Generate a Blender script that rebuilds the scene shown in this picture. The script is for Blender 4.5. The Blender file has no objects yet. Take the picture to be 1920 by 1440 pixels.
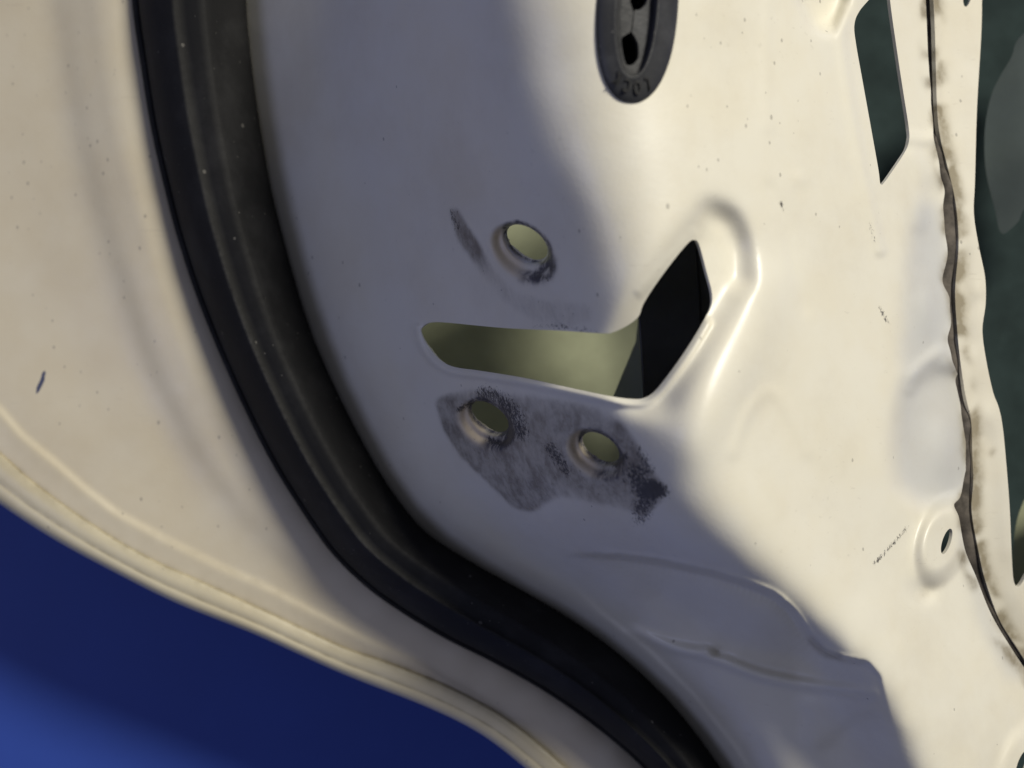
import bpy, math, random
import numpy as np
from mathutils import Vector, geometry as mgeo

# ------------------------------------------------------------------ camera, world, lamp, exposure
SC = bpy.context.scene
C = SC.collection
F = 2318.0          # focal length in photo pixels (1920 wide)
D = 271.0           # camera height above the fold of the door, mm
ZF = 175.0          # the fold lies this far above the blue surface, mm

def P(u, v, z):
    """photo position + true depth (mm, 0 = fold of the panel) -> metres"""
    u, v, z = np.broadcast_arrays(np.asarray(u, float), np.asarray(v, float), np.asarray(z, float)); s = (D - z) / F
    return np.stack([(u - 960) * s, (720 - v) * s, z + ZF], -1) / 1000.0

cam_d = bpy.data.cameras.new('camera'); cam = bpy.data.objects.new('camera', cam_d); C.objects.link(cam)
cam.location = (0, 0, (D + ZF) / 1000)
cam_d.sensor_width = 36; cam_d.lens = 36 * F / 1920
cam_d.clip_start = 0.01; cam_d.clip_end = 50
cam_d.dof.use_dof = True; cam_d.dof.focus_distance = (D + 42) / 1000; cam_d.dof.aperture_fstop = 9.0
SC.camera = cam
SC.cycles.max_bounces = 6; SC.cycles.diffuse_bounces = 4; SC.cycles.glossy_bounces = 3

W = bpy.data.worlds.new('World'); SC.world = W; W.use_nodes = True
bg = W.node_tree.nodes['Background']; bg.inputs[0].default_value = (0.45, 0.47, 0.63, 1); bg.inputs[1].default_value = 0.215

def area(name, direction, dist, size, power, col):
    l = bpy.data.lights.new(name, 'AREA'); l.shape = 'DISK'; l.size = size; l.energy = power; l.color = col
    o = bpy.data.objects.new(name, l); C.objects.link(o)
    d = Vector(direction).normalized(); o.location = Vector((0, 0, ZF / 1000)) + d * dist
    o.rotation_euler = d.to_track_quat('Z', 'Y').to_euler(); return o
area('workshop_lamp', (0.53, 0.50, 0.66), 1.6, 0.32, 29, (1.0, 0.95, 0.82))
area('cool_fill', (-0.75, -0.12, 0.65), 2.0, 0.8, 5.0, (0.52, 0.58, 1.0))  # added cool fill for the shaded face, no such source in view

SC.view_settings.view_transform = 'Standard'; SC.view_settings.look = 'None'
SC.view_settings.exposure = 0; SC.view_settings.gamma = 1
random.seed(4); RNG = np.random.default_rng(4)

# ------------------------------------------------------------------ raster helpers (surface-space fields)
U0, V0, U1, V1, RES = -260, -260, 2180, 1700, 2
NX, NY = (U1 - U0) // RES + 1, (V1 - V0) // RES + 1
GU, GV = np.meshgrid(U0 + RES * np.arange(NX), V0 + RES * np.arange(NY))

def blur(a, s):
    """gaussian blur, s in photo px (only round the non-zero part)"""
    nzr = np.flatnonzero(a.any(1)); 
    if len(nzr) == 0: return a
    nzc = np.flatnonzero(a.any(0)); e = int(3 * s / RES) + 2
    i0, i1, j0, j1 = max(nzr[0] - e, 0), min(nzr[-1] + e + 1, a.shape[0]), max(nzc[0] - e, 0), min(nzc[-1] + e + 1, a.shape[1])
    if (i1 - i0) * (j1 - j0) < 0.8 * a.size:
        r = np.zeros_like(a); r[i0:i1, j0:j1] = blur_full(a[i0:i1, j0:j1], s); return r
    return blur_full(a, s)
def blur_full(a, s):
    s = s / RES; n = max(1, int(3 * s)); k = np.exp(-0.5 * (np.arange(-n, n + 1) / s) ** 2); k /= k.sum()
    def conv(m):
        L = m.shape[1] + 2 * n; p = np.pad(m, ((0, 0), (n, n)), mode='edge')
        L = p.shape[1] + len(k) - 1
        return np.fft.irfft(np.fft.rfft(p, L, axis=1) * np.fft.rfft(k, L), L, axis=1)[:, 2 * n:2 * n + m.shape[1]]
    return conv(conv(a).T).T

def inpoly(u, v, poly):
    u = np.asarray(u, float); v = np.asarray(v, float); r = np.zeros(u.shape, bool)
    p = np.asarray(poly, float); q = np.roll(p, -1, 0)
    for (x0, y0), (x1, y1) in zip(p, q):
        if y0 == y1: continue
        c = ((y0 > v) != (y1 > v)) & (u < (x1 - x0) * (v - y0) / (y1 - y0) + x0); r ^= c
    return r

def fill(poly, s=0):
    p = np.asarray(poly, float); m = np.zeros(GU.shape)
    i0 = max(0, int((p[:, 1].min() - V0) / RES) - 1); i1 = int((p[:, 1].max() - V0) / RES) + 2
    j0 = max(0, int((p[:, 0].min() - U0) / RES) - 1); j1 = int((p[:, 0].max() - U0) / RES) + 2
    m[i0:i1, j0:j1] = inpoly(GU[i0:i1, j0:j1], GV[i0:i1, j0:j1], p)
    return blur(m, s) if s else m

def spline(pts, step=6.0, closed=False):
    """Catmull-Rom through the points, resampled evenly"""
    p = np.asarray(pts, float); n = len(p); out = []
    idx = range(n if closed else n - 1)
    for i in idx:
        if closed: a, b, c, d = p[(i - 1) % n], p[i], p[(i + 1) % n], p[(i + 2) % n]
        else: a, b, c, d = p[max(i - 1, 0)], p[i], p[i + 1], p[min(i + 2, n - 1)]
        m = 12; t = (np.arange(m) / m)[:, None]
        out.append(0.5 * (2 * b + (c - a) * t + (2 * a - 5 * b + 4 * c - d) * t ** 2 + (3 * b - a - 3 * c + d) * t ** 3))
    out.append(p[:1] if closed else p[-1:]); q = np.vstack(out)
    L = np.r_[0, np.cumsum(np.hypot(*np.diff(q[:, :2], axis=0).T))]
    k = max(3, int(round(L[-1] / step))) + 1
    s = np.linspace(0, L[-1], k); r = np.stack([np.interp(s, L, q[:, i]) for i in range(q.shape[1])], -1)
    return r[:-1] if closed else r

def stroke(pts, w, s=0, step=3):
    """soft line of half-width w"""
    m = np.zeros(GU.shape)
    for x, y in spline(pts, step):
        j = int((x - U0) / RES); i = int((y - V0) / RES); r = int(w / RES) + 2
        i0, i1, j0, j1 = max(i - r, 0), min(i + r + 1, NY), max(j - r, 0), min(j + r + 1, NX)
        if i0 >= i1 or j0 >= j1: continue
        d = np.hypot(GU[i0:i1, j0:j1] - x, GV[i0:i1, j0:j1] - y)
        m[i0:i1, j0:j1] = np.maximum(m[i0:i1, j0:j1], np.clip(1.5 - d / max(w, 1), 0, 1))
    return blur(m, s) if s else m

def ell_norm(u, v, e):
    cx, cy, a, b, ang = e; c, s = math.cos(math.radians(ang)), math.sin(math.radians(ang))
    x, y = u - cx, v - cy
    return np.hypot((x * c + y * s) / a, (-x * s + y * c) / b)
def ell_poly(e, n=40):
    cx, cy, a, b, ang = e; t = np.linspace(0, 2 * np.pi, n, endpoint=False); c, s = math.cos(math.radians(ang)), math.sin(math.radians(ang))
    x, y = a * np.cos(t), b * np.sin(t)
    return np.stack([cx + x * c - y * s, cy + x * s + y * c], -1)
def sell_poly(e, n=80, k=2.25):
    cx, cy, a, b, ang = e; t = np.linspace(0, 2 * np.pi, n, endpoint=False); c, s = math.cos(math.radians(ang)), math.sin(math.radians(ang))
    f = (np.abs(np.cos(t)) ** k + np.abs(np.sin(t)) ** k) ** (-1 / k); x, y = a * f * np.cos(t), b * f * np.sin(t)
    return np.stack([cx + x * c - y * s, cy + x * s + y * c], -1)
def sell_norm(u, v, e, k=2.25):
    cx, cy, a, b, ang = e; c, s = math.cos(math.radians(ang)), math.sin(math.radians(ang)); x, y = u - cx, v - cy
    return (np.abs((x * c + y * s) / a) ** k + np.abs((-x * s + y * c) / b) ** k) ** (1 / k)
def sample(r, u, v):
    x = np.clip((np.asarray(u, float) - U0) / RES, 0, NX - 1.001); y = np.clip((np.asarray(v, float) - V0) / RES, 0, NY - 1.001)
    i, j = y.astype(int), x.astype(int); a, b = x - j, y - i
    return r[i, j] * (1 - a) * (1 - b) + r[i, j + 1] * a * (1 - b) + r[i + 1, j] * (1 - a) * b + r[i + 1, j + 1] * a * b
def sstep(t): t = np.clip(t, 0, 1); return t * t * (3 - 2 * t)

# ------------------------------------------------------------------ traced outlines
SEAL_L = [(238, -260), (241, -120), (247, 0), (262, 110), (285, 250), (320, 400), (343, 480), (370, 560), (410, 660), (455, 760), (505, 860), (560, 950), (620, 1035), (680, 1095), (740, 1140), (830, 1195), (920, 1240), (1010, 1290), (1085, 1340), (1150, 1390), (1205, 1440), (1275, 1520), (1360, 1640)]
SEAL_R = [(458, -260), (459, -120), (462, 0), (468, 80), (480, 180), (497, 290), (512, 370), (535, 460), (560, 550), (590, 640), (630, 730), (670, 810), (715, 890), (760, 955), (800, 1000), (860, 1040), (930, 1080), (1010, 1125), (1090, 1175), (1170, 1235), (1240, 1300), (1300, 1370), (1350, 1440), (1400, 1520), (1460, 1640)]
HEM_OUT = [(-250, 760), (-120, 857), (0, 945), (100, 1010), (200, 1065), (330, 1130), (480, 1190), (640, 1262), (800, 1325), (900, 1375), (985, 1440), (1060, 1510), (1150, 1640)]
HEM_IN = [(-250, 655), (-120, 755), (0, 850), (57, 900), (133, 957), (187, 993), (230, 1020), (300, 1057), (360, 1083), (430, 1115), (500, 1147), (640, 1212), (735, 1245), (850, 1292), (950, 1348), (1040, 1420), (1090, 1475), (1190, 1640)]
LEDGE = [(-250, 560), (-120, 670), (0, 767), (43, 817), (100, 863), (157, 913), (217, 960), (300, 1005), (420, 1065), (500, 1100), (580, 1142), (680, 1195), (780, 1240), (880, 1295), (980, 1362), (1060, 1435), (1110, 1500), (1200, 1640)]
PANEL_R = [(1733, -260), (1735, -40), (1738, 40), (1742, 120), (1748, 200), (1752, 250), (1762, 300), (1775, 360), (1778, 430), (1783, 480), (1775, 525), (1788, 560), (1789, 600), (1785, 640), (1795, 690), (1803, 720), (1812, 760), (1816, 830), (1813, 880), (1802, 930), (1790, 946), (1799, 970), (1805, 1030), (1822, 1080), (1850, 1150), (1885, 1210), (1920, 1262), (1975, 1330), (2060, 1440), (2150, 1600)]
STRIP_L = [(1746, -260), (1749, -40), (1753, 60), (1757, 200), (1763, 258), (1776, 310), (1790, 370), (1796, 420), (1797, 470), (1791, 545), (1795, 620), (1801, 680), (1810, 740), (1821, 790), (1823, 850), (1825, 900), (1822, 960), (1836, 1040), (1848, 1090), (1873, 1160), (1905, 1212), (1950, 1280), (2000, 1340), (2080, 1440), (2170, 1600)]
STRIP_R = [(1848, -260), (1842, -40), (1840, 60), (1832, 200), (1828, 340), (1826, 400), (1835, 460), (1847, 520), (1848, 570), (1842, 620), (1850, 680), (1862, 735), (1873, 765), (1880, 800), (1886, 860), (1893, 950), (1897, 1040), (1900, 1085), (1906, 1100), (1914, 1096), (1926, 1075), (1960, 1010), (2050, 900), (2180, 860)]
SLOT = [(790, 622), (797, 609), (815, 604), (850, 606), (900, 611), (960, 616), (1050, 620), (1130, 625), (1152, 622), (1180, 608), (1198, 592), (1206, 571), (1225, 540), (1260, 492), (1290, 456), (1302, 450), (1311, 459), (1325, 510), (1335, 550), (1333, 575), (1320, 600), (1290, 650), (1255, 700), (1228, 733), (1208, 746), (1185, 748), (1140, 742), (1060, 725), (980, 708), (900, 695), (852, 688), (826, 675), (804, 650)]
WINDOW = [(1640, -14), (1612, 20), (1602, 46), (1605, 82), (1617, 150), (1635, 250), (1647, 318), (1650, 342), (1653, 347), (1658, 342), (1667, 330), (1695, 288), (1704, 266), (1704, 240), (1692, 162), (1680, 82), (1670, 10), (1664, -50), (1655, -70), (1648, -40)]
H1, R1 = (989, 454, 44, 25, 37), (978, 475, 70, 46, 37)
H2, R2 = (919, 781, 40, 21, 36), (909, 798, 60, 40, 36)
H3, R3 = (1127, 838, 39, 21, 34), (1117, 853, 62, 41, 34)
HB = (1775, 1015, 25, 8, 108)
HC = (1916, 1436, 30, 9, 108)
GROM = (1195, 12, 182, 76, 94)          # outer outline of the grommet
GHOLE = (1197, 10, 150, 52, 94)         # opening in the sheet beneath it

# ------------------------------------------------------------------ height field of the pressing (mm)
COLS = [ # smooth curves down the pressing: u, v, z
 [(1005, -200, 8), (1010, 0, 5), (1042, 150, 3), (1085, 300, 2), (1140, 450, 1), (1190, 620, 0), (1230, 800, -2), (1268, 930, -5), (1360, 1045, -10), (1520, 1160, -19), (1660, 1305, -30), (1722, 1440, -37), (1780, 1600, -43)],
 [(890, -200, -1), (898, 0, -4), (925, 150, -6), (970, 300, -7), (1030, 450, -8), (1090, 620, -8), (1132, 800, -10.5), (1172, 930, -14), (1250, 1045, -20), (1410, 1175, -31), (1570, 1315, -41), (1635, 1440, -46), (1690, 1600, -52)],
 [(745, -200, -26), (755, 0, -28), (780, 150, -29), (815, 300, -29.5), (860, 450, -29), (908, 600, -28.5), (958, 790, -29.5), (1005, 920, -32), (1095, 1030, -35), (1300, 1150, -40), (1430, 1290, -48), (1500, 1420, -54), (1560, 1600, -60)],
 [(600, -200, -51), (600, 0, -53), (620, 150, -53), (655, 300, -52.5), (700, 450, -51), (750, 600, -50), (815, 770, -49.5), (890, 920, -50), (1000, 1030, -51), (1180, 1160, -54), (1320, 1290, -59), (1410, 1420, -63), (1480, 1600, -67)],
 [(478, -200, -72), (482, 0, -73), (505, 200, -73), (545, 400, -72), (600, 600, -71), (672, 780, -70), (770, 950, -69.5), (905, 1060, -69.5), (1095, 1170, -70), (1245, 1300, -71), (1355, 1440, -72), (1445, 1600, -73)],
 [(378, -200, -86), (380, 0, -86), (400, 200, -86), (445, 400, -85.5), (512, 600, -84.5), (590, 780, -83.5), (690, 950, -82.5), (810, 1075, -82), (1000, 1195, -82), (1165, 1315, -82), (1280, 1440, -82), (1380, 1600, -82)],
 [(242, -200, -79), (250, 0, -79), (300, 300, -78), (390, 600, -77.2), (510, 860, -76.4), (680, 1090, -76), (920, 1240, -76), (1150, 1390, -76.5), (1300, 1600, -77)],
 [(110, -200, -83), (120, 0, -82.5), (150, 300, -81.3), (210, 560, -79.6), (330, 800, -78), (500, 1030, -77), (720, 1190, -77), (960, 1340, -77.5), (1100, 1500, -78), (1170, 1600, -78)],
 [(-120, -200, -90), (-110, 0, -89.5), (-80, 300, -87.5), (-20, 560, -84.5), (60, 760, -81.5), (200, 950, -79), (480, 1110, -77.8), (780, 1252, -77.8), (980, 1390, -78), (1110, 1560, -78.5)],
 [(1390, -200, -9), (1390, 100, -10), (1420, 350, -11.5), (1450, 600, -13), (1490, 850, -16), (1570, 1050, -23), (1750, 1300, -39), (1860, 1450, -51), (1950, 1600, -60)],
 [(1560, -200, -31), (1570, 100, -31), (1590, 400, -31), (1610, 650, -31.5), (1640, 850, -33), (1720, 1100, -41), (1850, 1300, -53), (1970, 1450, -65), (2060, 1600, -75)],
 [(1740, -200, -62), (1745, 100, -60), (1770, 350, -58.5), (1790, 600, -57.5), (1805, 850, -57), (1840, 1080, -59), (1950, 1300, -69), (2080, 1480, -84), (2150, 1600, -92)]]
KZ = 1.30                                # the shut face falls steeply away from the fold
for ci in (1, 2, 3): COLS[ci] = [(u, v, r[2] + (z - r[2]) * KZ) for (u, v, z), r in zip(COLS[ci], COLS[0])]
for ci in (4, 5, 6, 7, 8): COLS[ci] = [(u, v, z * KZ) for (u, v, z) in COLS[ci]]
CP = np.vstack([spline(c, 85) for c in COLS] + [[(-240, -200, -124), (-240, 200, -122), (-240, 500, -117), (-200, 700, -112)]])
def tps_fit(cp, lam=0.02):
    p = cp[:, :2] / 1000; n = len(p); r = np.hypot(p[:, None, 0] - p[None, :, 0], p[:, None, 1] - p[None, :, 1])
    K = np.where(r > 0, r * r * np.log(np.maximum(r, 1e-9)), 0) + lam * 0.01 * np.eye(n); Q = np.c_[np.ones(n), p]
    A = np.block([[K, Q], [Q.T, np.zeros((3, 3))]]); return p, np.linalg.solve(A, np.r_[cp[:, 2], 0, 0, 0])
TP, TW = tps_fit(CP, 0.05)
def tps(u, v):
    u = np.asarray(u, float); s = u.shape; x = u.ravel() / 1000; y = np.asarray(v, float).ravel() / 1000; z = TW[-3] + TW[-2] * x + TW[-1] * y
    for (a, b), w in zip(TP, TW):
        r2 = (x - a) ** 2 + (y - b) ** 2; z = z + w * 0.5 * r2 * np.log(np.maximum(r2, 1e-12))
    return z.reshape(s)

H = np.zeros(GU.shape)
# pocket pressed in round the angled end of the slot
H += -6.5 * fill([(1150, 640), (1200, 555), (1312, 412), (1352, 398), (1386, 450), (1388, 540), (1350, 610), (1250, 770), (1190, 770), (1150, 720)], 19)
H += 3.4 * stroke([(1440, 530), (1425, 610), (1378, 700), (1325, 785), (1295, 840)], 30, 27)
H += -2.6 * stroke([(1335, 398), (1372, 418), (1388, 470), (1392, 520)], 20, 11)
H += 0.4 * fill([(1190, 545), (1300, 425), (1312, 440), (1200, 560)], 4)
# lower stepped recess of the shut face with its raised lip
CREASE = [(1070, 1040), (1160, 1043), (1250, 1056), (1340, 1076), (1400, 1095), (1450, 1115), (1485, 1145), (1520, 1195), (1545, 1222), (1580, 1236), (1625, 1243)]
rec = fill(CREASE + [(1650, 1270), (1665, 1330), (1690, 1430), (1640, 1560), (1480, 1560), (1380, 1400), (1300, 1300), (1220, 1220), (1130, 1150), (1050, 1070)], 3)
fade = sstep((GU - 1040) / 260) * sstep((1690 - GU) / 210)
cd = np.full(GU.shape, 400.0); sl_ = (slice((1000 - V0) // RES, (1600 - V0) // RES), slice((1000 - U0) // RES, (1720 - U0) // RES))
for x, y in spline(CREASE, 12): cd[sl_] = np.minimum(cd[sl_], np.hypot(GU[sl_] - x, GV[sl_] - y))
H += -19.0 * rec * fade * np.exp(-cd / 110)
H += 1.5 * stroke(np.array(CREASE) - [0, 3], 4, 3) * sstep((GU - 1060) / 160) * sstep((1635 - GU) / 70)
step2 = [(1190, 1185), (1260, 1212), (1330, 1228), (1420, 1262), (1500, 1280), (1600, 1294), (1660, 1300)]
H += 3.0 * fade * blur(fill(step2 + [(1690, 1430), (1640, 1560), (1480, 1560), (1380, 1400), (1300, 1300)], 0), 9) + 3.2 * stroke(step2, 9, 5) * sstep((1660 - GU) / 90)
tri = fill([(1500, 1312), (1560, 1306), (1650, 1334), (1598, 1350), (1560, 1388), (1524, 1406), (1508, 1384), (1520, 1348)], 5)
H += 2.2 * blur(tri, 9)  # raised patch shaped to imitate a triangle of lamp light
H += 1.4 * np.exp(-((GU - 1326) ** 2 / 130 + (GV - 1217) ** 2 / 70)) - 2.0 * np.exp(-((GU - 1346) ** 2 / 120 + (GV - 1224) ** 2 / 60))
# flange: ledge step and soft swage lines, two rises shaped to darken bands by the seal
H += 1.1 * fill(LEDGE + [(1150, 1640), (-250, 1640)], 5)
H += 0.35 * stroke([(255, 500), (300, 650), (370, 820), (470, 960), (600, 1090)], 26, 16)
H += 0.40 * fill([(95, -250), (110, 0), (150, 250), (215, 480), (290, 700), (390, 880), (520, 1035), (690, 1150), (780, 1150), (600, 960), (400, 500), (330, -250)], 12)
H += 0.30 * fill([(160, -250), (168, 0), (205, 250), (265, 450), (340, 680), (440, 860), (560, 1000), (700, 1120), (780, 1150), (600, 960), (400, 500), (330, -250)], 9)
H += -0.5 * stroke([(70, -200), (95, 0), (130, 250), (190, 480), (260, 680), (340, 860)], 30, 20)
# inner panel: emboss by the corner window, swages, bosses, bulges
H += -8.5 * fill([(1500, -200), (1508, 0), (1528, 48), (1556, 58), (1580, 20), (1600, -60), (1600, -200)], 9)
H += 1.0 * stroke([(1583, 20), (1577, 60), (1584, 130), (1602, 240), (1625, 360), (1650, 470)], 9, 4)
H += 0.55 * stroke([(1375, 850), (1400, 780), (1440, 735), (1475, 765), (1515, 850)], 9, 6)
H += -0.6 * stroke([(1445, 350), (1470, 410), (1490, 500), (1510, 580)], 8, 6) + 0.35 * stroke([(1440, 0), (1436, 120), (1440, 240)], 8, 5)
H += 0.4 * np.exp(-((GU - 1500) ** 2 + (GV - 335) ** 2) / 200)
H += -2.6 * fill([(1722, 340), (1712, 480), (1700, 600), (1690, 690), (1740, 700), (1800, 610), (1800, 340)], 15)
H += 2.4 * np.exp(-((GU - 1740) ** 2 / 700 + (GV - 575) ** 2 / 3800))
H += -5.0 * fill([(1700, 720), (1684, 790), (1680, 860), (1690, 915), (1730, 950), (1790, 945), (1840, 900), (1840, 700), (1760, 690)], 12)
H += 4.2 * np.exp(-((GU - 1775) ** 2 / 1500 + (GV - 840) ** 2 / 6500))
H += 1.2 * stroke([(1760, 660), (1725, 690), (1705, 730)], 10, 5)
bos = ell_norm(GU, GV, (1768, 1012, 80, 44, 108)); H += 4.2 * sstep((1.25 - bos) / 0.6)
H += -2.2 * np.exp(-((GU - 1733) ** 2 / 500 + (GV - 1108) ** 2 / 380))
bos = ell_norm(GU, GV, (1908, 1432, 70, 30, 108)); H += 1.5 * sstep((1.3 - bos) / 0.6)
H += 1.4 * stroke([(1700, 258), (1740, 262), (1762, 252)], 10, 6) + 1.2 * stroke([(1712, 285), (1728, 330), (1722, 420)], 12, 8)
# bolt dimples: rim ellipse -> hole ellipse
def dimple(Rm, Hm, depth, lip):
    r1, r2 = ell_norm(GU, GV, Rm), ell_norm(GU, GV, Hm)
    w = np.clip((1 - r1), 0, None) / (np.clip(1 - r1, 0, None) + np.clip(r2 - 1, 0, None) + 1e-6)
    prof = -depth * (0.55 * sstep(w / 0.42) + 0.45 * sstep((w - 0.58) / 0.25))
    return prof * (r1 < 1) + lip * np.exp(-((r1 - 1.02) / 0.07) ** 2)
H += blur(dimple(R1, H1, 8.0, 0.3), 2.5) + blur(dimple(R2, H2, 7.0, 0.25), 2.5) + blur(dimple(R3, H3, 7.0, 0.25), 2.5)
# turned-up lip along the lower edge of the slot
LIP = [(782, 612), (786, 634), (798, 660), (822, 684), (850, 697), (900, 704), (980, 717), (1060, 734), (1140, 751), (1185, 757), (1212, 755), (1234, 740), (1262, 707), (1298, 656), (1328, 605)]
H += 1.5 * stroke(LIP, 6, 3)
# faint hand-beaten unevenness of pressed sheet
nz = RNG.normal(size=GU.shape); nz = blur(nz, 45); nz /= nz.std(); H += 0.10 * nz
nz2 = RNG.normal(size=GU.shape); nz2 = blur(nz2, 12); nz2 /= nz2.std()
H += 0.06 * nz2 * blur(fill([(1690, 250), (1840, 250), (1840, 1000), (1780, 1000), (1700, 700)], 0), 14)

def zsurf(u, v): return tps(u, v) + sample(H, u, v)

# ------------------------------------------------------------------ wear, dirt and painted light and shade fields
grime_shade = np.zeros(GU.shape)
g1 = fill([(842, 388), (856, 390), (872, 420), (900, 462), (926, 505), (965, 545), (1030, 562), (1100, 565), (1114, 585), (1108, 606), (1050, 618), (990, 600), (935, 560), (895, 505), (862, 450)], 6)
grime_shade += 1.3 * g1 * (0.24 + 0.80 * np.exp(-((GU - 868) ** 2 + (GV - 440) ** 2) / 3200))
g2 = fill([(817, 752), (826, 742), (845, 735), (900, 726), (960, 735), (1040, 745), (1120, 760), (1168, 790), (1195, 830), (1212, 870), (1250, 912), (1246, 936), (1205, 976), (1190, 962), (1120, 948), (1050, 932), (1000, 962), (962, 950), (918, 905), (868, 858), (834, 808)], 6)
g2 = g2 * (0.25 + 0.95 * np.clip(blur(g2, 26) - 0.15, 0, 0.8) + 0.35 * stroke([(820, 760), (835, 815), (880, 870), (940, 925), (980, 958)], 20, 8))
grime_shade += 1.3 * g2 * (0.50 + 0.60 * np.maximum(stroke([(820, 760), (835, 815), (880, 870), (940, 925), (980, 958)], 34, 16), 0) + 0.5 * stroke([(1180, 800), (1215, 870), (1240, 925), (1205, 965)], 26, 8))
for R in (R1, R2, R3): grime_shade += 0.30 * np.exp(-((ell_norm(GU, GV, R) - 1.0) / 0.2) ** 2) * (GU > R[0] - 10)  # rim shade painted onto the right half of each dimple
lit_bevel = np.zeros(GU.shape); shade_ring = np.zeros(GU.shape)
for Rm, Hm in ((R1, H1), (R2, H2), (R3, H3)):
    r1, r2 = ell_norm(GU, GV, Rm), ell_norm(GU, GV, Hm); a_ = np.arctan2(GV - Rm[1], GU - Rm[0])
    lit_bevel += blur((r1 < 0.95) * (r2 > 1.15) * np.clip(np.cos(a_ - math.radians(165)) * 1.3 + 0.25, 0, 1), 3)  # lit left bevels of the dimples painted in as warm beige
    shade_ring += blur(((r2 > 1.0) & (r2 < 1.22)) * 1.0, 1.5) + blur((r1 > 0.62) * (r1 < 1.02) * (r2 > 1.1) * np.clip(np.cos(a_ - math.radians(40)) * 2 - 0.9, 0, 1), 3)  # shaded collar painted dark, plus bluish dark stains at lower right
crumb = 1.0 * stroke([(1225, 915), (1246, 922)], 14, 5) + 0.8 * stroke([(1190, 890), (1212, 930), (1200, 968)], 20, 6) + 0.7 * stroke([(1030, 838), (1048, 862), (1062, 885)], 10, 4) \
  + 0.75 * stroke([(905, 735), (935, 745), (960, 775), (975, 810)], 16, 6) + 0.8 * stroke([(860, 768), (880, 758), (910, 756)], 5, 2) + 0.8 * stroke([(1005, 522), (1028, 520), (1038, 498)], 7, 3) \
  + 0.6 * stroke([(846, 392), (856, 430)], 7, 3) + 0.55 * stroke([(1000, 610), (1060, 614), (1120, 622)], 5, 2) + 0.5 * g2 * 0.5 + 0.28 * g1 + 0.7 * stroke([(1195, 840), (1222, 880)], 10, 4) \
  + 0.9 * stroke([(1136, 862), (1160, 872), (1172, 852)], 5, 3) + 0.9 * stroke([(918, 824), (948, 832), (958, 812)], 6, 3)
crumb += 1.2 * stroke([(1462, 378), (1470, 400)], 3, 2) + 0.9 * stroke([(1640, 1056), (1665, 1030), (1690, 1002), (1702, 985)], 4, 2) + 0.9 * stroke([(1630, 418), (1640, 452)], 3, 2) + 0.9 * stroke([(1650, 575), (1662, 602), (1668, 606)], 4, 2) + 0.5 * stroke([(1600, 690), (1604, 694)], 4, 2)
chip = 1.3 * fill([(86, 690), (82, 716), (76, 728), (66, 744), (70, 726), (76, 714), (80, 700)], 2)
dirt = 0.8 * stroke(HEM_IN, 5, 3) * blur((RNG.random(GU.shape) > 0.3).astype(float), 8) + 0.45 * stroke(LEDGE, 4, 3) * sstep((GU - 250) / 60) * sstep((640 - GU) / 80) \
  + 0.16 * stroke(np.array(LEDGE) + [0, 22], 16, 10) + 0.9 * stroke(PANEL_R, 11, 5) * blur((nz2 > 0.1).astype(float), 5) * 1.5 + 0.9 * stroke([(1520, 1200), (1550, 1226), (1575, 1232)], 5, 4) \
  + 0.5 * stroke([(1725, 1120), (1745, 1100), (1765, 1090)], 8, 6)  # this last stroke paints the shadow below the boss
speck = np.clip(0.9 * fill([(1290, -200), (1560, -200), (1560, 40), (1470, 260), (1420, 520), (1300, 330), (1290, 0)], 40) + 0.5 * fill([(-240, -200), (270, -200), (300, 300), (560, 950), (400, 1000), (-240, 500)], 30) + 0.35 * fill([(1230, 600), (1360, 600), (1330, 840), (1270, 880), (1200, 800)], 15) + 0.10, 0, 1)
grey_patch = fill([(1715, 380), (1705, 500), (1695, 690), (1682, 790), (1680, 870), (1692, 918), (1735, 950), (1800, 945), (1840, 880), (1800, 640), (1790, 500), (1760, 380)], 14) + 0.6 * stroke([(1812, 1000), (1830, 1080), (1850, 1160), (1900, 1260)], 16, 8)  # cool grey patch along the right edge of the panel
aged = fill([(-250, -250), (330, -250), (380, 300), (560, 800), (760, 1100), (1100, 1330), (1400, 1640), (-250, 1640)], 12)
FIELDS = {'aged': aged, 'grime_shade': grime_shade, 'crumb': crumb, 'chip': chip, 'dirt': dirt, 'speck': speck, 'grey_patch': grey_patch, 'lit_bevel': lit_bevel, 'shade_ring': shade_ring}

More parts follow.
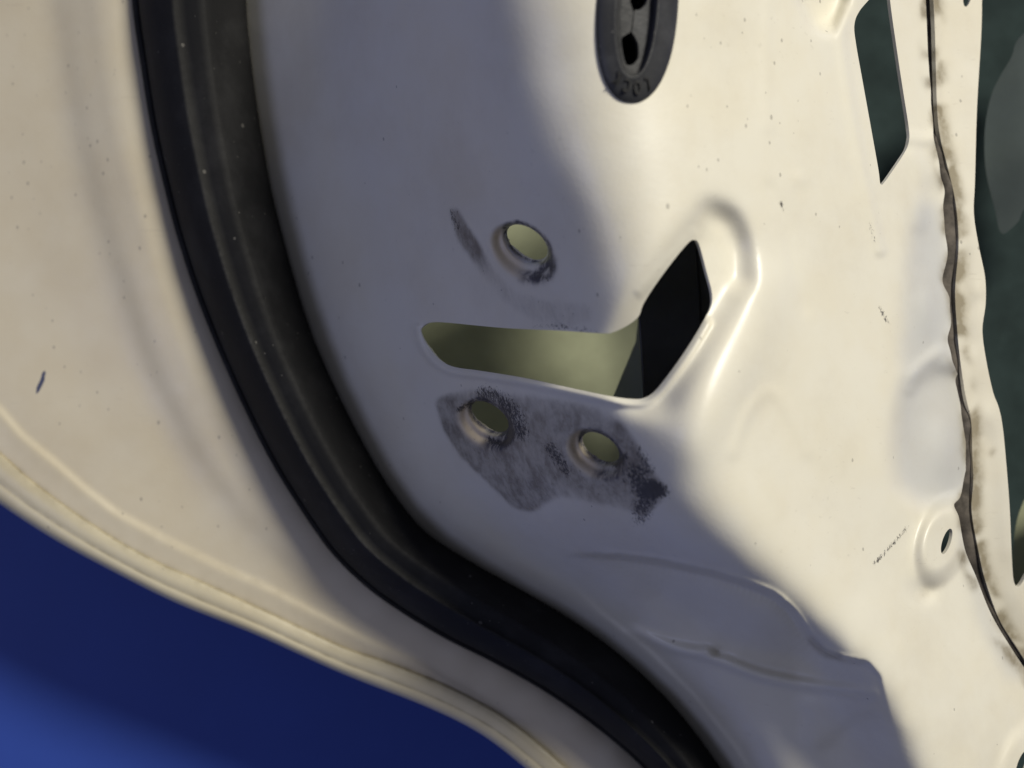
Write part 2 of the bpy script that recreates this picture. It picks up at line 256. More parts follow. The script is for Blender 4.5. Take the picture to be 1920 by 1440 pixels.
# ------------------------------------------------------------------ materials
def mat(name, base, rough=0.5, spec=0.5, coat=0.0, metal=0.0):
    m = bpy.data.materials.new(name); m.use_nodes = True; b = m.node_tree.nodes['Principled BSDF']
    b.inputs['Base Color'].default_value = (*base, 1); b.inputs['Roughness'].default_value = rough
    b.inputs['Specular IOR Level'].default_value = spec; b.inputs['Coat Weight'].default_value = coat; b.inputs['Metallic'].default_value = metal
    return m
class NT:
    def __init__(s, m): s.t = m.node_tree; s.n = s.t.nodes; s.b = s.n['Principled BSDF']
    def new(s, k, **kw):
        n = s.n.new(k)
        for a, b in kw.items(): setattr(n, a, b)
        return n
    def ln(s, a, b): s.t.links.new(a, b)
    def val(s, x, sock):
        if isinstance(x, (int, float)): sock.default_value = x
        else: s.ln(x, sock)
    def math(s, op, a, b=0.0, clamp=False):
        n = s.new('ShaderNodeMath', operation=op, use_clamp=clamp); s.val(a, n.inputs[0]); s.val(b, n.inputs[1]); return n.outputs[0]
    def ramp(s, x, lo, hi):
        n = s.new('ShaderNodeMapRange', interpolation_type='SMOOTHSTEP'); s.val(x, n.inputs[0]); n.inputs[1].default_value = lo; n.inputs[2].default_value = hi; return n.outputs[0]
    def mix(s, f, a, b):
        n = s.new('ShaderNodeMix', data_type='RGBA'); s.val(f, n.inputs[0])
        for x, i in ((a, 6), (b, 7)):
            if isinstance(x, tuple): n.inputs[i].default_value = (*x, 1)
            else: s.ln(x, n.inputs[i])
        return n.outputs[2]
    def noise(s, co, scale, detail=3, rough=0.6, dist=0.0):
        n = s.new('ShaderNodeTexNoise'); s.ln(co, n.inputs['Vector']); n.inputs['Scale'].default_value = scale; n.inputs['Detail'].default_value = detail
        n.inputs['Roughness'].default_value = rough; n.inputs['Distortion'].default_value = dist; return n.outputs[0]
    def attr(s, name): return s.new('ShaderNodeAttribute', attribute_name=name).outputs['Fac']
    def obj(s, scale=(1, 1, 1), rot=(0, 0, 0)):
        t = s.new('ShaderNodeTexCoord'); m = s.new('ShaderNodeMapping'); m.inputs['Scale'].default_value = scale; m.inputs['Rotation'].default_value = rot
        s.ln(t.outputs['Object'], m.inputs['Vector']); return m.outputs[0]
    def specks(s, co, scale, radius, keep):
        """sparse round nibs: distance to voronoi points, only a share of the cells"""
        v = s.new('ShaderNodeTexVoronoi'); s.ln(co, v.inputs['Vector']); v.inputs['Scale'].default_value = scale
        r = s.new('ShaderNodeSeparateColor'); s.ln(v.outputs['Color'], r.inputs[0])
        near = s.math('LESS_THAN', v.outputs['Distance'], s.math('MULTIPLY', r.outputs[1], radius))
        return s.math('MULTIPLY', near, s.math('LESS_THAN', r.outputs[0], keep)), v.outputs['Distance'], r.outputs[0]
    def bump(s, h, strength, dist, prev=None):
        n = s.new('ShaderNodeBump'); n.inputs['Strength'].default_value = strength; n.inputs['Distance'].default_value = dist; s.ln(h, n.inputs['Height'])
        if prev: s.ln(prev, n.inputs['Normal'])
        return n.outputs[0]

def paint_material(name, base=(0.74, 0.712, 0.61), rough=0.40):
    m = mat(name, base, rough, 0.45, 0.25); t = NT(m); t.b.inputs['Coat Roughness'].default_value = 0.32
    co = t.obj()
    big = t.noise(co, 45, 3); fine = t.noise(co, 900, 4)
    warm = tuple(np.array(base) * (0.96, 0.93, 0.86)); col = t.mix(t.math('MULTIPLY', t.ramp(big, 0.35, 0.7), 0.5), base, warm)
    col = t.mix(t.math('MULTIPLY', t.attr('aged'), t.math('ADD', 0.55, t.math('MULTIPLY', big, 0.5)), True), col, (0.56, 0.49, 0.355))
    col = t.mix(t.math('MULTIPLY', t.attr('grey_patch'), 0.75, True), col, (0.50, 0.51, 0.52))
    streak = t.noise(t.obj((1.0, 0.45, 1.0), (0, 0, 0.7)), 420, 5, 0.7, 0.6)
    blot = t.noise(co, 150, 4, 0.65)
    ge = t.ramp(t.math('ADD', t.attr('grime_shade'), t.math('MULTIPLY', t.math('SUBTRACT', streak, 0.5), 0.30)), 0.06, 0.80); ge = t.math('MULTIPLY', ge, t.ramp(t.attr('grime_shade'), 0.01, 0.10))
    g = t.math('MULTIPLY', ge, t.math('ADD', 0.50, t.math('MULTIPLY', t.ramp(t.math('ADD', t.math('MULTIPLY', streak, 0.35), t.math('MULTIPLY', blot, 0.65)), 0.36, 0.66), 0.5)), True)
    col = t.mix(t.math('MULTIPLY', g, 0.9), col, (0.135, 0.112, 0.085))
    col = t.mix(t.math('MULTIPLY', t.attr('lit_bevel'), t.math('ADD', 0.45, t.math('MULTIPLY', blot, 0.7)), True), col, (0.74, 0.62, 0.44))
    col = t.mix(t.math('MULTIPLY', t.attr('shade_ring'), t.math('ADD', 0.25, t.ramp(streak, 0.35, 0.6)), True), col, (0.055, 0.055, 0.07))
    cr = t.noise(t.obj((1.0, 0.55, 1.0), (0, 0, 0.6)), 1500, 3, 0.7, 1.0)
    cm = t.ramp(t.math('ADD', t.math('MULTIPLY', t.attr('crumb'), 0.36), cr), 0.72, 0.86)
    cm = t.math('MULTIPLY', cm, t.math('GREATER_THAN', t.attr('crumb'), 0.04))
    col = t.mix(t.math('MULTIPLY', cm, 0.9), col, (0.030, 0.028, 0.028))
    d = t.math('MULTIPLY', t.attr('dirt'), t.math('ADD', 0.45, t.math('MULTIPLY', t.ramp(t.noise(co, 210, 5, 0.6), 0.30, 0.75), 0.6)), True)  # dirt, and the painted shadow below the boss
    col = t.mix(t.math('MULTIPLY', d, 0.85), col, (0.20, 0.165, 0.10))
    scr = t.noise(t.obj((0.06, 1.0, 1.0), (0, 0, 1.05)), 900, 2, 0.5, 0.3); sc2 = t.math('MULTIPLY', t.ramp(scr, 0.66, 0.74), t.ramp(t.noise(co, 28, 2), 0.48, 0.62))
    col = t.mix(t.math('MULTIPLY', sc2, 0.16), col, (0.30, 0.27, 0.21))
    film = t.ramp(t.noise(co, 24, 6, 0.7), 0.42, 0.72); col = t.mix(t.math('MULTIPLY', film, 0.16), col, (0.42, 0.36, 0.26))
    s1, dist, rnd = t.specks(t.obj((1, 0.7, 1), (0, 0, 0.5)), 600, 0.26, 0.24); s2, _, _ = t.specks(co, 210, 0.065, 0.24)
    sp = t.math('MULTIPLY', s1, t.math('GREATER_THAN', t.attr('speck'), t.math('MULTIPLY', rnd, 3.6)))
    sp2 = t.math('MULTIPLY', s2, t.attr('speck'))
    col = t.mix(t.math('MULTIPLY', sp, 0.5), col, (0.16, 0.15, 0.13)); col = t.mix(t.math('MULTIPLY', sp2, 0.6), col, (0.10, 0.09, 0.08))
    ch = t.ramp(t.attr('chip'), 0.35, 0.6); col = t.mix(ch, col, (0.055, 0.065, 0.12))
    t.ln(col, t.b.inputs['Base Color'])
    r = t.math('ADD', t.math('MULTIPLY', t.ramp(t.noise(co, 120, 4), 0.3, 0.8), 0.10), rough); r = t.math('ADD', r, t.math('MULTIPLY', g, 0.3), True); t.ln(r, t.b.inputs['Roughness'])
    nrm = t.bump(t.noise(co, 900, 3), 0.09, 0.0004); nrm = t.bump(t.math('ADD', t.math('MULTIPLY', sp, 0.5), t.math('MULTIPLY', cm, 0.8)), 0.5, 0.0003, nrm); nrm = t.bump(ch, -0.7, 0.0003, nrm)
    t.ln(nrm, t.b.inputs['Normal']); return m

M_PAINT = paint_material('off_white_paint')
M_STRIP = paint_material('strip_paint', (0.66, 0.63, 0.54), 0.62); M_STRIP.node_tree.nodes['Principled BSDF'].inputs['Coat Weight'].default_value = 0.0
M_HEM = paint_material('hem_paint', (0.64, 0.58, 0.42), 0.42)

def rubber_material(name, base, rough, dust):
    m = mat(name, base, rough, 0.22); t = NT(m); co = t.obj()
    f = t.math('MULTIPLY', t.ramp(t.noise(co, 60, 4, 0.65), 0.42, 0.75), dust)
    s1, _, _ = t.specks(co, 330, 0.22, 0.10); s2, _, _ = t.specks(co, 800, 0.20, 0.08)
    col = t.mix(f, base, tuple(np.array(base) * 2.6 + 0.012)); col = t.mix(t.math('MULTIPLY', t.math('MAXIMUM', s1, s2), 0.55 * min(1, dust * 2)), col, (0.22, 0.21, 0.19))
    col = t.mix(t.math('MULTIPLY', t.attr('dust'), t.ramp(t.noise(co, 500, 5, 0.75), 0.30, 0.80)), col, (0.13, 0.13, 0.13))
    t.ln(col, t.b.inputs['Base Color']); t.ln(t.bump(t.noise(co, 1300, 3), 0.25, 0.0003), t.b.inputs['Normal']); return m
M_SEAL = rubber_material('black_rubber', (0.0105, 0.0105, 0.011), 0.75, 0.35)
M_GROM = rubber_material('charcoal_rubber', (0.032, 0.033, 0.036), 0.42, 0.5)
def simple(name, base, rough, var=0.25, scale=80):
    m = mat(name, base, rough); t = NT(m); co = t.obj()
    col = t.mix(t.ramp(t.noise(co, scale, 5, 0.65), 0.3, 0.75), tuple(np.array(base) * (1 - var)), tuple(np.minimum(np.array(base) * (1 + var), 1)))
    t.ln(col, t.b.inputs['Base Color']); t.ln(t.bump(t.noise(co, scale * 9, 3), 0.15, 0.0003), t.b.inputs['Normal']); return m
M_OLIVE = simple('olive_primer', (0.33, 0.35, 0.225), 0.5, 0.10, 60)
M_DARK = simple('cavity_shade_dark', (0.026, 0.040, 0.040), 0.8, 0.25, 40); M_DARK.node_tree.nodes['Principled BSDF'].inputs['Specular IOR Level'].default_value = 0.08
M_REFLECT = simple('reflection_sheet', (0.085, 0.105, 0.103), 0.35, 0.12, 25)
M_CHAN = simple('black_channel', (0.020, 0.020, 0.022), 0.45, 0.3, 60)
M_LETTER = simple('letter_shade', (0.004, 0.004, 0.005), 0.6, 0.2, 90)  # darker than the grommet rubber: letter shading painted in
M_CHAN2 = simple('charcoal_felt', (0.040, 0.040, 0.043), 0.7, 0.3, 90)
M_SEALER = simple('dark_seam_sealer', (0.11, 0.095, 0.08), 0.9, 0.6, 160)
M_BLUE = simple('blue_sheet', (0.022, 0.062, 0.34), 0.6, 0.05, 14)

# ------------------------------------------------------------------ mesh helpers
def link(name, me, material, parent=None, smooth=True):
    me.materials.append(material); o = bpy.data.objects.new(name, me); C.objects.link(o); o.parent = parent
    if smooth: me.polygons.foreach_set('use_smooth', np.ones(len(me.polygons), bool))
    return o
def tag(o, label=None, cat=None, kind=None):
    if label: o['label'] = label
    if cat: o['category'] = cat
    if kind: o['kind'] = kind
    return o

def sheet(name, outline, holes, zfun, thick, material, parent, base=8, fine=(), fields=None, bands=()):
    """a pressed sheet: outline and holes in surface coordinates, true height from zfun, real thickness and cut edges"""
    loops = [np.asarray(outline, float)] + [np.asarray(h, float) for h in holes]
    lo, hi = loops[0].min(0), loops[0].max(0)
    def grid(x0, y0, x1, y1, s):
        gx, gy = np.meshgrid(np.arange(x0, x1, s), np.arange(y0, y1, s)); gx = gx + (np.arange(gx.shape[0])[:, None] % 2) * s / 2
        return np.stack([gx.ravel(), gy.ravel()], -1)
    pts = grid(*lo, *hi, base)
    for (x0, y0, x1, y1, s) in fine:
        pts = pts[~((pts[:, 0] > x0) & (pts[:, 0] < x1) & (pts[:, 1] > y0) & (pts[:, 1] < y1))]; pts = np.vstack([pts, grid(x0 + s / 2, y0 + s / 2, x1, y1, s)])
    for (line, hw, sp, st) in bands:
        q = spline(line, st); tg = np.gradient(q, axis=0); tg /= np.linalg.norm(tg, axis=1, keepdims=True) + 1e-9; nm = np.stack([-tg[:, 1], tg[:, 0]], -1)
        msk = stroke(line, hw / 1.5 + 3, 0); pts = pts[sample(msk, pts[:, 0], pts[:, 1]) < 0.4]
        pts = np.vstack([pts] + [q + nm * o for o in np.arange(-hw, hw + 0.1, sp)])
    keep = inpoly(pts[:, 0], pts[:, 1], loops[0])
    for h in loops[1:]: keep &= ~inpoly(pts[:, 0], pts[:, 1], h)
    pts = pts[keep]
    # drop grid points that crowd the cut edges
    allb = np.vstack(loops); cell = {}
    for k, (x, y) in enumerate(allb): cell.setdefault((int(x // 8), int(y // 8)), []).append(k)
    ci = np.floor(pts / 8).astype(int); ok = np.ones(len(pts), bool)
    occ = set(); [occ.add((a + i, b + j)) for (a, b) in cell for i in (-1, 0, 1) for j in (-1, 0, 1)]
    for k in range(len(pts)):
        c = (ci[k, 0], ci[k, 1])
        if c in occ:
            for i in (-1, 0, 1):
                for j in (-1, 0, 1):
                    for q in cell.get((c[0] + i, c[1] + j), ()):
                        if (pts[k, 0] - allb[q, 0]) ** 2 + (pts[k, 1] - allb[q, 1]) ** 2 < 4.0: ok[k] = False
    pts = pts[ok]
    coords = [Vector(p) for p in allb] + [Vector(p) for p in pts]; edges = []; o = 0
    for l in loops: edges += [(o + i, o + (i + 1) % len(l)) for i in range(len(l))]; o += len(l)
    vc, _, fc, ov, _, _ = mgeo.delaunay_2d_cdt(coords, edges, [], 0, 1e-5)
    V2 = np.array([tuple(x) for x in vc]); T = np.array([f for f in fc if len(f) == 3])
    cen = V2[T].mean(1); k = inpoly(cen[:, 0], cen[:, 1], loops[0])
    for h in loops[1:]: k &= ~inpoly(cen[:, 0], cen[:, 1], h)
    T = T[k]; used = np.unique(T); rm = -np.ones(len(V2), int); rm[used] = np.arange(len(used)); T = rm[T]; V2 = V2[used]
    a, b, c = V2[T[:, 0]], V2[T[:, 1]], V2[T[:, 2]]
    cross = (b[:, 0] - a[:, 0]) * (c[:, 1] - a[:, 1]) - (b[:, 1] - a[:, 1]) * (c[:, 0] - a[:, 0]); T[cross > 0] = T[cross > 0][:, ::-1]   # v runs down
    Z = zfun(V2[:, 0], V2[:, 1]); X = P(V2[:, 0], V2[:, 1], Z)
    fn = np.cross(X[T[:, 1]] - X[T[:, 0]], X[T[:, 2]] - X[T[:, 0]]); N = np.zeros_like(X)
    for i in range(3): np.add.at(N, T[:, i], fn)
    N /= np.linalg.norm(N, axis=1, keepdims=True) + 1e-12
    Y = X - N * thick / 1000; n = len(X)
    ed = np.vstack([T[:, [0, 1]], T[:, [1, 2]], T[:, [2, 0]]]); es = {tuple(e) for e in ed}
    bd = np.array([e for e in map(tuple, ed) if (e[1], e[0]) not in es])
    verts = np.vstack([X, Y]); tris = np.vstack([T, T[:, ::-1] + n]).tolist()
    bv = np.unique(bd); m = {v: i for i, v in enumerate(bv)}; o1 = 2 * n; o2 = o1 + len(bv)
    verts = np.vstack([verts, X[bv], Y[bv]])
    quads = [(o1 + m[a], o2 + m[a], o2 + m[b], o1 + m[b]) for a, b in bd]
    me = bpy.data.meshes.new(name); me.from_pydata(verts.tolist(), [], tris + quads); me.update()
    uv4 = np.vstack([V2, V2, V2[bv], V2[bv]])
    for fnm, r in (fields or {}).items():
        at = me.attributes.new(fnm, 'FLOAT', 'POINT'); at.data.foreach_set('value', sample(r, uv4[:, 0], uv4[:, 1]).astype(np.float32))
    ob = link(name, me, material, parent); return ob

def loft(name, rings, material, parent, closed_ring=False, caps=False, attr=None):
    """rings: list of (k,3) arrays in metres"""
    k = len(rings[0]); V = np.vstack(rings); f = []
    for i in range(len(rings) - 1):
        for j in range(k if closed_ring else k - 1):
            a, b = i * k + j, i * k + (j + 1) % k; f.append((a, b, b + k, a + k))
    if caps: f += [tuple(range(k))[::-1], tuple(range((len(rings) - 1) * k, len(rings) * k))]
    me = bpy.data.meshes.new(name); me.from_pydata(V.tolist(), [], f); me.update()
    if attr:
        at = me.attributes.new(attr[0], 'FLOAT', 'POINT'); at.data.foreach_set('value', np.asarray(attr[1], np.float32))
    return link(name, me, material, parent)

# ------------------------------------------------------------------ the blue surface below
me = bpy.data.meshes.new('blue_ground')
n = 40; g = np.linspace(-0.9, 0.9, n); vx, vy = np.meshgrid(g, g); vz = 0.0018 * np.sin(vx * 19 + 1) * np.sin(vy * 7)
me.from_pydata(np.stack([vx.ravel(), vy.ravel(), vz.ravel() - 0.0025], -1).tolist(), [], [(i * n + j, i * n + j + 1, (i + 1) * n + j + 1, (i + 1) * n + j) for i in range(n - 1) for j in range(n - 1)])
tag(link('blue_ground', me, M_BLUE), 'smooth dark blue surface under the door', None, 'structure')

# ------------------------------------------------------------------ the car door
door = bpy.data.objects.new('car_door', None); C.objects.link(door); door.empty_display_size = 0.05
tag(door, 'stripped off-white car door with latch holes, rubber seal and grommet', 'car door')

out_l = spline(HEM_OUT, 6)
left_edge = [(-250, -250)]
PR = np.array(PANEL_R, float); PR[:, 0] -= 7 * np.exp(-((PR[:, 1] - 560) / 300) ** 2); PR[:, 0] += 8 * sstep((PR[:, 1] - 960) / 120); PANEL_R = [tuple(q) for q in PR]; pr = spline(PANEL_R, 5); jn = np.convolve(RNG.normal(0, 1, len(pr)), np.hanning(13) / 2.6, 'same'); pr[:, 0] += 1.8 * jn * np.exp(-((pr[:, 1] - 560) / 380) ** 4)
outline = np.vstack([spline(np.array(HEM_IN) + [-2, 7], 7), [(1400, 1638), (2100, 1638)], pr[pr[:, 1] > -165][::-1], [(1733, -170), (1480, -170), (1290, -176), (1262, -205), (1255, -250), (-250, -250)]])
outline = outline[(outline[:, 1] <= 1640)]
def dens(p, s): 
    p = np.vstack([p, p[:1]]); o = []
    for a, b in zip(p[:-1], p[1:]):
        k = max(1, int(np.hypot(*(b - a)) / s)); o += [a + (b - a) * t / k for t in range(k)]
    return np.array(o)
outline = dens(outline, 10)
TOPHOLE = [(1290, -120), (1330, -190), (1420, -215), (1480, -200), (1470, -140), (1400, -100)]
holes = [spline(SLOT, 4, True), spline(WINDOW, 4, True), ell_poly(H1, 56), ell_poly(H2, 56), ell_poly(H3, 56), ell_poly(HB, 30), ell_poly(HC, 30), ell_poly(GHOLE, 60)]
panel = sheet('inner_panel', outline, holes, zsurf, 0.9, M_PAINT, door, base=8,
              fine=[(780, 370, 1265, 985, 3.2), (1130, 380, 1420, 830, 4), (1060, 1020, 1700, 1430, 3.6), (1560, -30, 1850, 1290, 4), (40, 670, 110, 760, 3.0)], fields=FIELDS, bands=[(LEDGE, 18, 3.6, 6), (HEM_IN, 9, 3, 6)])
tag(panel, 'off-white pressed sheet with grease-stained bolt holes and an angled slot')

# hem: the outer skin folded round the edge of the inner sheet
hi_, ho_ = spline(HEM_IN, 6), spline(HEM_OUT, 6); m = 260
rs = lambda a: np.stack([np.interp(np.linspace(0, 1, m), np.linspace(0, 1, len(a)), a[:, i]) for i in (0, 1)], -1)
hi_, ho_ = rs(hi_), rs(ho_)
prof = [(-0.02, -0.8), (0.0, 0.5), (0.05, 1.05), (0.30, 1.25), (0.52, 1.2), (0.58, 0.75), (0.64, 1.0), (0.80, 0.75), (0.92, -0.1), (0.985, -1.3), (1.0, -2.4), (0.97, -3.4), (0.85, -4.4), (0.5, -5.6), (0.0, -6.5)]
zi = zsurf(hi_[:, 0], hi_[:, 1]); rings = []
for i in range(m):
    t = np.array([q[0] for q in prof]); p = hi_[i] + (ho_[i] - hi_[i]) * t[:, None]
    rings.append(P(p[:, 0], p[:, 1], zi[i] + np.array([q[1] for q in prof])))
hem = loft('hem_edge', rings, M_HEM, door); tag(hem, 'yellowed folded sheet-metal edge with dirt along its seam')
dv = np.zeros((m, len(prof))); dv[:, 0:3] = (1.0, 1.0, 0.6); dv[:, 5] = 0.9; dv[:, 3:5] = 0.12; dv[:, 6:9] = 0.12
at = hem.data.attributes.new('dirt', 'FLOAT', 'POINT'); at.data.foreach_set('value', dv.ravel().astype(np.float32))
at = hem.data.attributes.new('speck', 'FLOAT', 'POINT'); at.data.foreach_set('value', np.full(dv.size, 0.4, np.float32))

# outer skin: the far wall of the door, olive primer inside
from functools import lru_cache
def hem_dist(u, v):
    a = spline(HEM_OUT, 25); d = np.full(np.shape(u), 1e9)
    for x, y in a: d = np.minimum(d, np.hypot(u - x, v - y))
    return d
def zskin(u, v): return -112.0 - 42 * (1 - np.exp(-np.maximum(hem_dist(u, v) - 25, 0) / 420))
skin = sheet('outer_skin', dens(np.vstack([spline(np.array(HEM_OUT) + [4, -16], 20), [(2150, 1640), (2150, -250), (-250, -250)]]), 30), [], zskin, 0.8, M_OLIVE, door, base=26)
tag(skin, 'olive primed inside of the outer skin seen through the slot')

# dark sheet painting the unlit outer skin, and a grey sheet imitating a reflection
SHADE_SHEET = [(1440, -240), (1420, 200), (1430, 700), (1470, 1200), (1520, 1600), (2140, 1600), (2140, -240)]
pad = sheet('cavity_shade', dens(np.array(SHADE_SHEET, float), 25), [], lambda u, v: zskin(u, v) + 2.0, 1.6, M_DARK, door, base=26)  # pad: dark sheet painting the unlit cavity
tag(pad, 'dark green-grey sheet painting the unlit depth of the door opening')
REFLECT_SHEET = [(2120, -40), (1930, 55), (1895, 110), (1862, 170), (1848, 230), (1846, 290), (1852, 340), (1866, 395), (1874, 432), (1884, 438), (1910, 415), (1940, 380), (2120, 330)]
film = sheet('reflection_sheet', spline(REFLECT_SHEET, 10, True), [], lambda u, v: -98 + 4 * np.sin(u / 60) + 3 * np.sin(v / 50 + u / 90), 0.5, M_REFLECT, door, base=12)  # film: grey sheet imitating a reflection
tag(film, 'grey sheet imitating a reflection inside the door opening')
FILM2 = [(2120, 850), (1960, 900), (1925, 930), (1905, 985), (1900, 1060), (1912, 1140), (2000, 1200), (2120, 1200)]
film2 = sheet('inner_brace', spline(FILM2, 10, True), [], lambda u, v: -104 + 3 * np.sin(u / 50 + v / 80), 0.5, M_OLIVE, door, base=14)

# window channel in the cavity behind the slot
def slab(name, poly, z0, z1, material, parent, tilt=(0, 0)):
    p = np.asarray(poly, float); c = p.mean(0); dz = (p - c) @ np.array(tilt)
    V = np.vstack([P(p[:, 0], p[:, 1], z1 + dz), P(p[:, 0], p[:, 1], z0 + dz)]); k = len(p)
    f = [tuple(range(k))[::-1], tuple(range(k, 2 * k))] + [(i, (i + 1) % k, k + (i + 1) % k, k + i) for i in range(k)]
    me = bpy.data.meshes.new(name); me.from_pydata(V.tolist(), [], f); me.update(); o = link(name, me, material, parent, False)
    b = o.modifiers.new('bevel', 'BEVEL'); b.width = 0.0004; b.segments = 2; return o
chan = slab('window_channel', [(1186, 400), (1197, 600), (1206, 745), (1216, 900), (1318, 900), (1316, 700), (1312, 560), (1300, 400)], -72, -60, M_CHAN, door)
tag(chan, 'black window channel behind the angled end of the slot')
slab('felt_lining', [(1300, 400), (1312, 560), (1316, 700), (1318, 900), (1460, 900), (1440, 400)], -74, -63, M_CHAN2, chan)
slab('unlit_plate', [(1200, 560), (1192, 640), (1150, 742), (1165, 900), (1212, 900), (1206, 740), (1202, 600)], -88, -86, M_OLIVE, chan, (-0.10, 0.06))  # added olive plate, tilted to stay unlit as a dark triangle

# reinforcement strip beyond the seam
SR = spline(STRIP_R, 6); SL = spline(STRIP_L, 6)
so = np.vstack([SL, [(2170, 1640), (2180, 1640)], SR[::-1]]); so = so[so[:, 1] <= 1640]
HS = np.zeros(GU.shape)
HS += 1.6 * stroke([(1846, -200), (1838, 100), (1824, 340), (1824, 420), (1842, 520), (1840, 610), (1862, 740), (1880, 860), (1892, 1040)], 12, 7)
HS += -1.6 * stroke([(1790, -200), (1790, 60), (1796, 250), (1806, 330)], 20, 10) + 1.8 * np.exp(-((GU - 1766) ** 2 / 160 + (GV - 250) ** 2 / 130)) + 1.6 * np.exp(-((GU - 1778) ** 2 / 130 + (GV - 290) ** 2 / 120))
HS += -2.4 * stroke([(1810, 480), (1806, 560), (1818, 640)], 14, 7) + 2.0 * np.exp(-((GU - 1832) ** 2 / 120 + (GV - 545) ** 2 / 260)) - 1.8 * stroke([(1816, 585), (1838, 560)], 7, 4)
HS += 3.0 * np.exp(-((GU - 1852) ** 2 / 300 + (GV - 778) ** 2 / 500)) - 2.6 * stroke([(1828, 725), (1820, 760)], 6, 4)
HS += -1.8 * stroke([(1850, 830), (1858, 950), (1868, 1060), (1890, 1180)], 16, 9) + 1.0 * np.exp(-((GU - 1829) ** 2 / 50 + (GV - 882) ** 2 / 50))
HS += 1.4 * stroke([(1900, 1120), (1940, 1160), (2000, 1200)], 20, 10) + 0.10 * nz2
HS = 0.30 * blur(HS, 7)
def zstrip(u, v): x_ = v - 1060.0; return tps(np.minimum(u, 1762 + 0.27 * (x_ + np.sqrt(x_ * x_ + 200.0 ** 2))), v) - 4.0 - 0.055 * (u - 1780) + sample(HS, u, v)
stripo = sheet('reinforcement_strip', dens(so, 10), [ell_poly((1815, -14, 27, 8, 100), 30)], zstrip, 1.1, M_STRIP, door, base=5,
               fields={'dirt': 1.5 * stroke(np.array(STRIP_L) + [4, 0], 12, 6) * blur((nz2 > -0.2).astype(float), 4) + 0.4 * stroke([(1808, 500), (1812, 640)], 10, 6) + 0.8 * stroke([(1862, 845), (1858, 852)], 5, 3), 'speck': 0.2 + 0 * GU, 'crumb': 0.35 * stroke(STRIP_L, 6, 3)})
tag(stripo, 'narrow welded off-white strip along the dark seam')

# dark sealer squeezed out in the seam
sl, pr2 = rs(spline(np.array(STRIP_L) + [9, 0], 6)), rs(spline(np.array(PANEL_R) - [10, 0], 6)); rings = []
zb = np.minimum(zsurf(pr2[:, 0], pr2[:, 1]), zstrip(sl[:, 0], sl[:, 1])) - 2.2; wob = np.interp(np.arange(m), np.arange(0, m + 4, 4)[:66], RNG.normal(0, 0.5, 66))
for i in range(m):
    t = np.linspace(0, 1, 7); p = pr2[i] + (sl[i] - pr2[i]) * t[:, None]; rings.append(P(p[:, 0], p[:, 1], zb[i] + 1.3 + (0.9 + 0.9 * wob[i]) * np.sin(np.pi * t)))
tag(loft('seam_sealer', rings, M_SEALER, door), 'dark ragged sealer line in the seam')
# ------------------------------------------------------------------ rubber door seal
sl, sr = rs(spline(SEAL_L, 5)), rs(spline(SEAL_R, 5)); m2 = 260
zl, zr = zsurf(sl[:, 0], sl[:, 1]), zsurf(sr[:, 0], sr[:, 1])
k = np.hanning(63)[1:-1]; k /= k.sum(); sm = lambda a: np.convolve(np.pad(a, 30, mode='reflect', reflect_type='odd'), k, 'valid'); zlr = np.maximum(zl, zsurf(sl[:, 0] + 8, sl[:, 1])); zl, zr = sm(zl), sm(zr); zlr = np.maximum(zlr, zl)
pf = [(0.055, -1.5), (0.06, 2.2), (0.075, 3.6), (0.12, 6.2), (0.20, 8.8), (0.28, 10.6), (0.335, 11.6), (0.355, 11.9), (0.375, 11.7), (0.41, 11.1), (0.47, 11.3), (0.56, 11.8), (0.62, 11.7), (0.65, 11.2), (0.70, 9.6), (0.77, 7.6), (0.84, 5.6), (0.90, 4.2), (0.95, 3.0), (0.985, 1.8), (1.0, -0.6), (1.0, -2.5)]
tq = np.array([q[0] for q in pf]); hq = np.array([q[1] for q in pf]); hq = np.where(hq > 0, hq * 1.75, hq); dq = np.exp(-((tq - 0.36) / 0.02) ** 2) * 0.75 + np.exp(-((tq - 0.63) / 0.03) ** 2) * 0.30
rings = []; dust = []
s_al = np.linspace(0, 1, m); lum = np.interp(s_al, [0, 0.25, 0.35, 0.6, 0.75, 1], [0.25, 0.5, 1, 0.9, 0.35, 0.2])
for i in range(m):
    q = sl[i] + (sr[i] - sl[i]) * tq[:, None]; zb_ = zl[i] + (zr[i] - zl[i]) * tq
    rings.append(P(q[:, 0], q[:, 1], zb_ + hq)); dust.append(dq * lum[i] * 0.4)
seal = loft('door_seal', rings, M_SEAL, door, attr=('dust', np.ravel(dust))); tag(seal, 'thick black rubber seal with a dusty ridge curving along the door edge')
pf = [(-0.004, -2.0), (0.0, 0.8), (0.015, 2.0), (0.04, 2.6), (0.06, 2.2), (0.075, 1.0), (0.075, -2.0)]; rings = []
for i in range(m):
    t = np.array([a for a, _ in pf]); q = sl[i] + (sr[i] - sl[i]) * t[:, None]; rings.append(P(q[:, 0], q[:, 1], zlr[i] + np.array([b for _, b in pf])))
loft('seal_lip', rings, M_SEAL, seal)

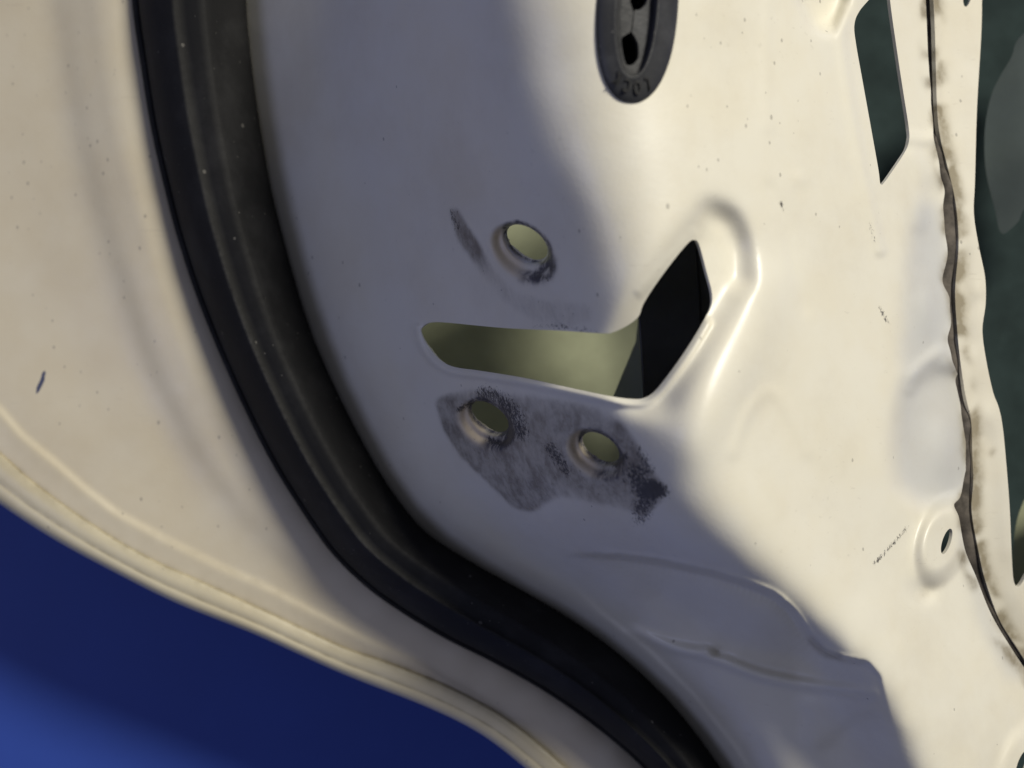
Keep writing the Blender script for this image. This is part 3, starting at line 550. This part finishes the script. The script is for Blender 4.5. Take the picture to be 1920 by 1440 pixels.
# ------------------------------------------------------------------ rubber grommet with LOCK lettering
grom = bpy.data.objects.new('rubber_grommet', None); C.objects.link(grom); grom.parent = door
tag(grom, 'oval charcoal rubber grommet marked LOCK in the panel')
gz = lambda u, v: tps(u, v) + 0 * u
prof = [((1195, 12, 182, 77, 94), -0.3), ((1195, 12, 181, 76, 94), 0.5), ((1195, 12, 178, 73, 94), 1.0), ((1195, 11, 171, 67, 94), 1.5), ((1194, 10, 160, 58, 94), 2.0), ((1194, 8, 150, 50, 94), 2.3), ((1194, 6, 144, 44, 94), 2.5), ((1195, 5, 140, 39.5, 94), 2.9), ((1195, 5, 138, 37.5, 94), 2.7), ((1195.5, 5, 137, 36.5, 94), 1.6), ((1196, 5, 134, 35, 94), 0.2), ((1197, 5, 131, 33, 94), -0.7), ((1197, 5, 128, 31, 94), -0.9)]
rings = []
for e, dz in prof:
    q = sell_poly(e, 96); rings.append(P(q[:, 0], q[:, 1], gz(q[:, 0], q[:, 1]) + dz * 0.75))
loft('flange', rings[::-1], M_GROM, grom, True, attr=('dust', np.repeat([0.05, .05, .03, .05, .10, .05, .02, .05, .1, .3, .5, .6, .3][::-1], 96)))
KEY = [(1186, 38), (1184, 52), (1182, 60), (1172, 66), (1163, 75), (1160, 90), (1162, 104), (1168, 116), (1177, 122), (1188, 120), (1196, 110), (1198, 96), (1196, 80), (1190, 68), (1185, 60), (1186.5, 50), (1188, 38), (1189.5, 20), (1198, 18.5), (1206, 14), (1213, 4), (1215, -10), (1210, -24), (1200, -30), (1190, -26), (1182, -14), (1181, 0), (1184, 12), (1187, 22)]
floor_e = sell_poly((1197, 5, 130, 32.5, 94), 80)
gfield = {'dust': blur(RNG.random(GU.shape), 8) * 0.6}
sheet('membrane', floor_e, [spline(KEY, 2.5, True)], lambda u, v: gz(u, v) - 0.8, 1.2, M_GROM, grom, base=5, fields=gfield)
bq = [sell_poly((1197, 5, 133 * f, 35 * f, 94), 48) for f in (1, 1, 0.6, 0.002)]
loft('added_backing_cup', [P(q[:, 0], q[:, 1], gz(q[:, 0], q[:, 1]) + dz) for q, dz in zip(bq, (-1.4, -9, -10, -10))], M_CHAN, grom, True)  # added black cup that keeps the keyhole dark
# lettering: moulded characters, each standing along the lower rim, upside down as fitted
for ch, (u, v, ang) in zip('LOCK', ((1213, 156, 192), (1194, 163, 182), (1175, 159, 166), (1158, 146, 148))):
    cu = bpy.data.curves.new('letter', 'FONT'); cu.body = ch; cu.size = 0.0040; cu.extrude = 0.0002; cu.bevel_depth = 0.00006; cu.offset = 0.00003; cu.align_x = 'CENTER'; cu.align_y = 'CENTER'
    to = bpy.data.objects.new('letter', cu); C.objects.link(to); bpy.context.view_layer.update()
    me = bpy.data.meshes.new_from_object(to.evaluated_get(bpy.context.evaluated_depsgraph_get())); bpy.data.objects.remove(to)
    lo = link('letter', me, M_LETTER, grom, False)
    uu, vv = np.array([u, u + 6, u]), np.array([v, v, v - 6.]); hgt = []
    for a_, b_ in zip(uu, vv):
        nn = [float(sell_norm(a_, b_, e)) for e, _ in prof[:8]]; hgt.append(np.interp(1.0, nn, [dz for _, dz in prof[:8]]))
    hgt = hgt[0] + (np.array(hgt) - hgt[0]) * 0.8; hgt = hgt * 0.75; q = P(uu, vv, gz(uu, vv) + hgt)
    ax = Vector(q[1] - q[0]).normalized(); ay = Vector(q[2] - q[0]); az = ax.cross(ay).normalized(); ay = az.cross(ax)
    from mathutils import Matrix
    R = Matrix((ax, ay, az)).transposed().to_4x4(); lo.matrix_world = Matrix.Translation(Vector(q[0]) + az * 0.00018) @ R @ Matrix.Rotation(math.radians(ang), 4, 'Z') @ Matrix.Diagonal((0.54, 1.0, 1, 1))
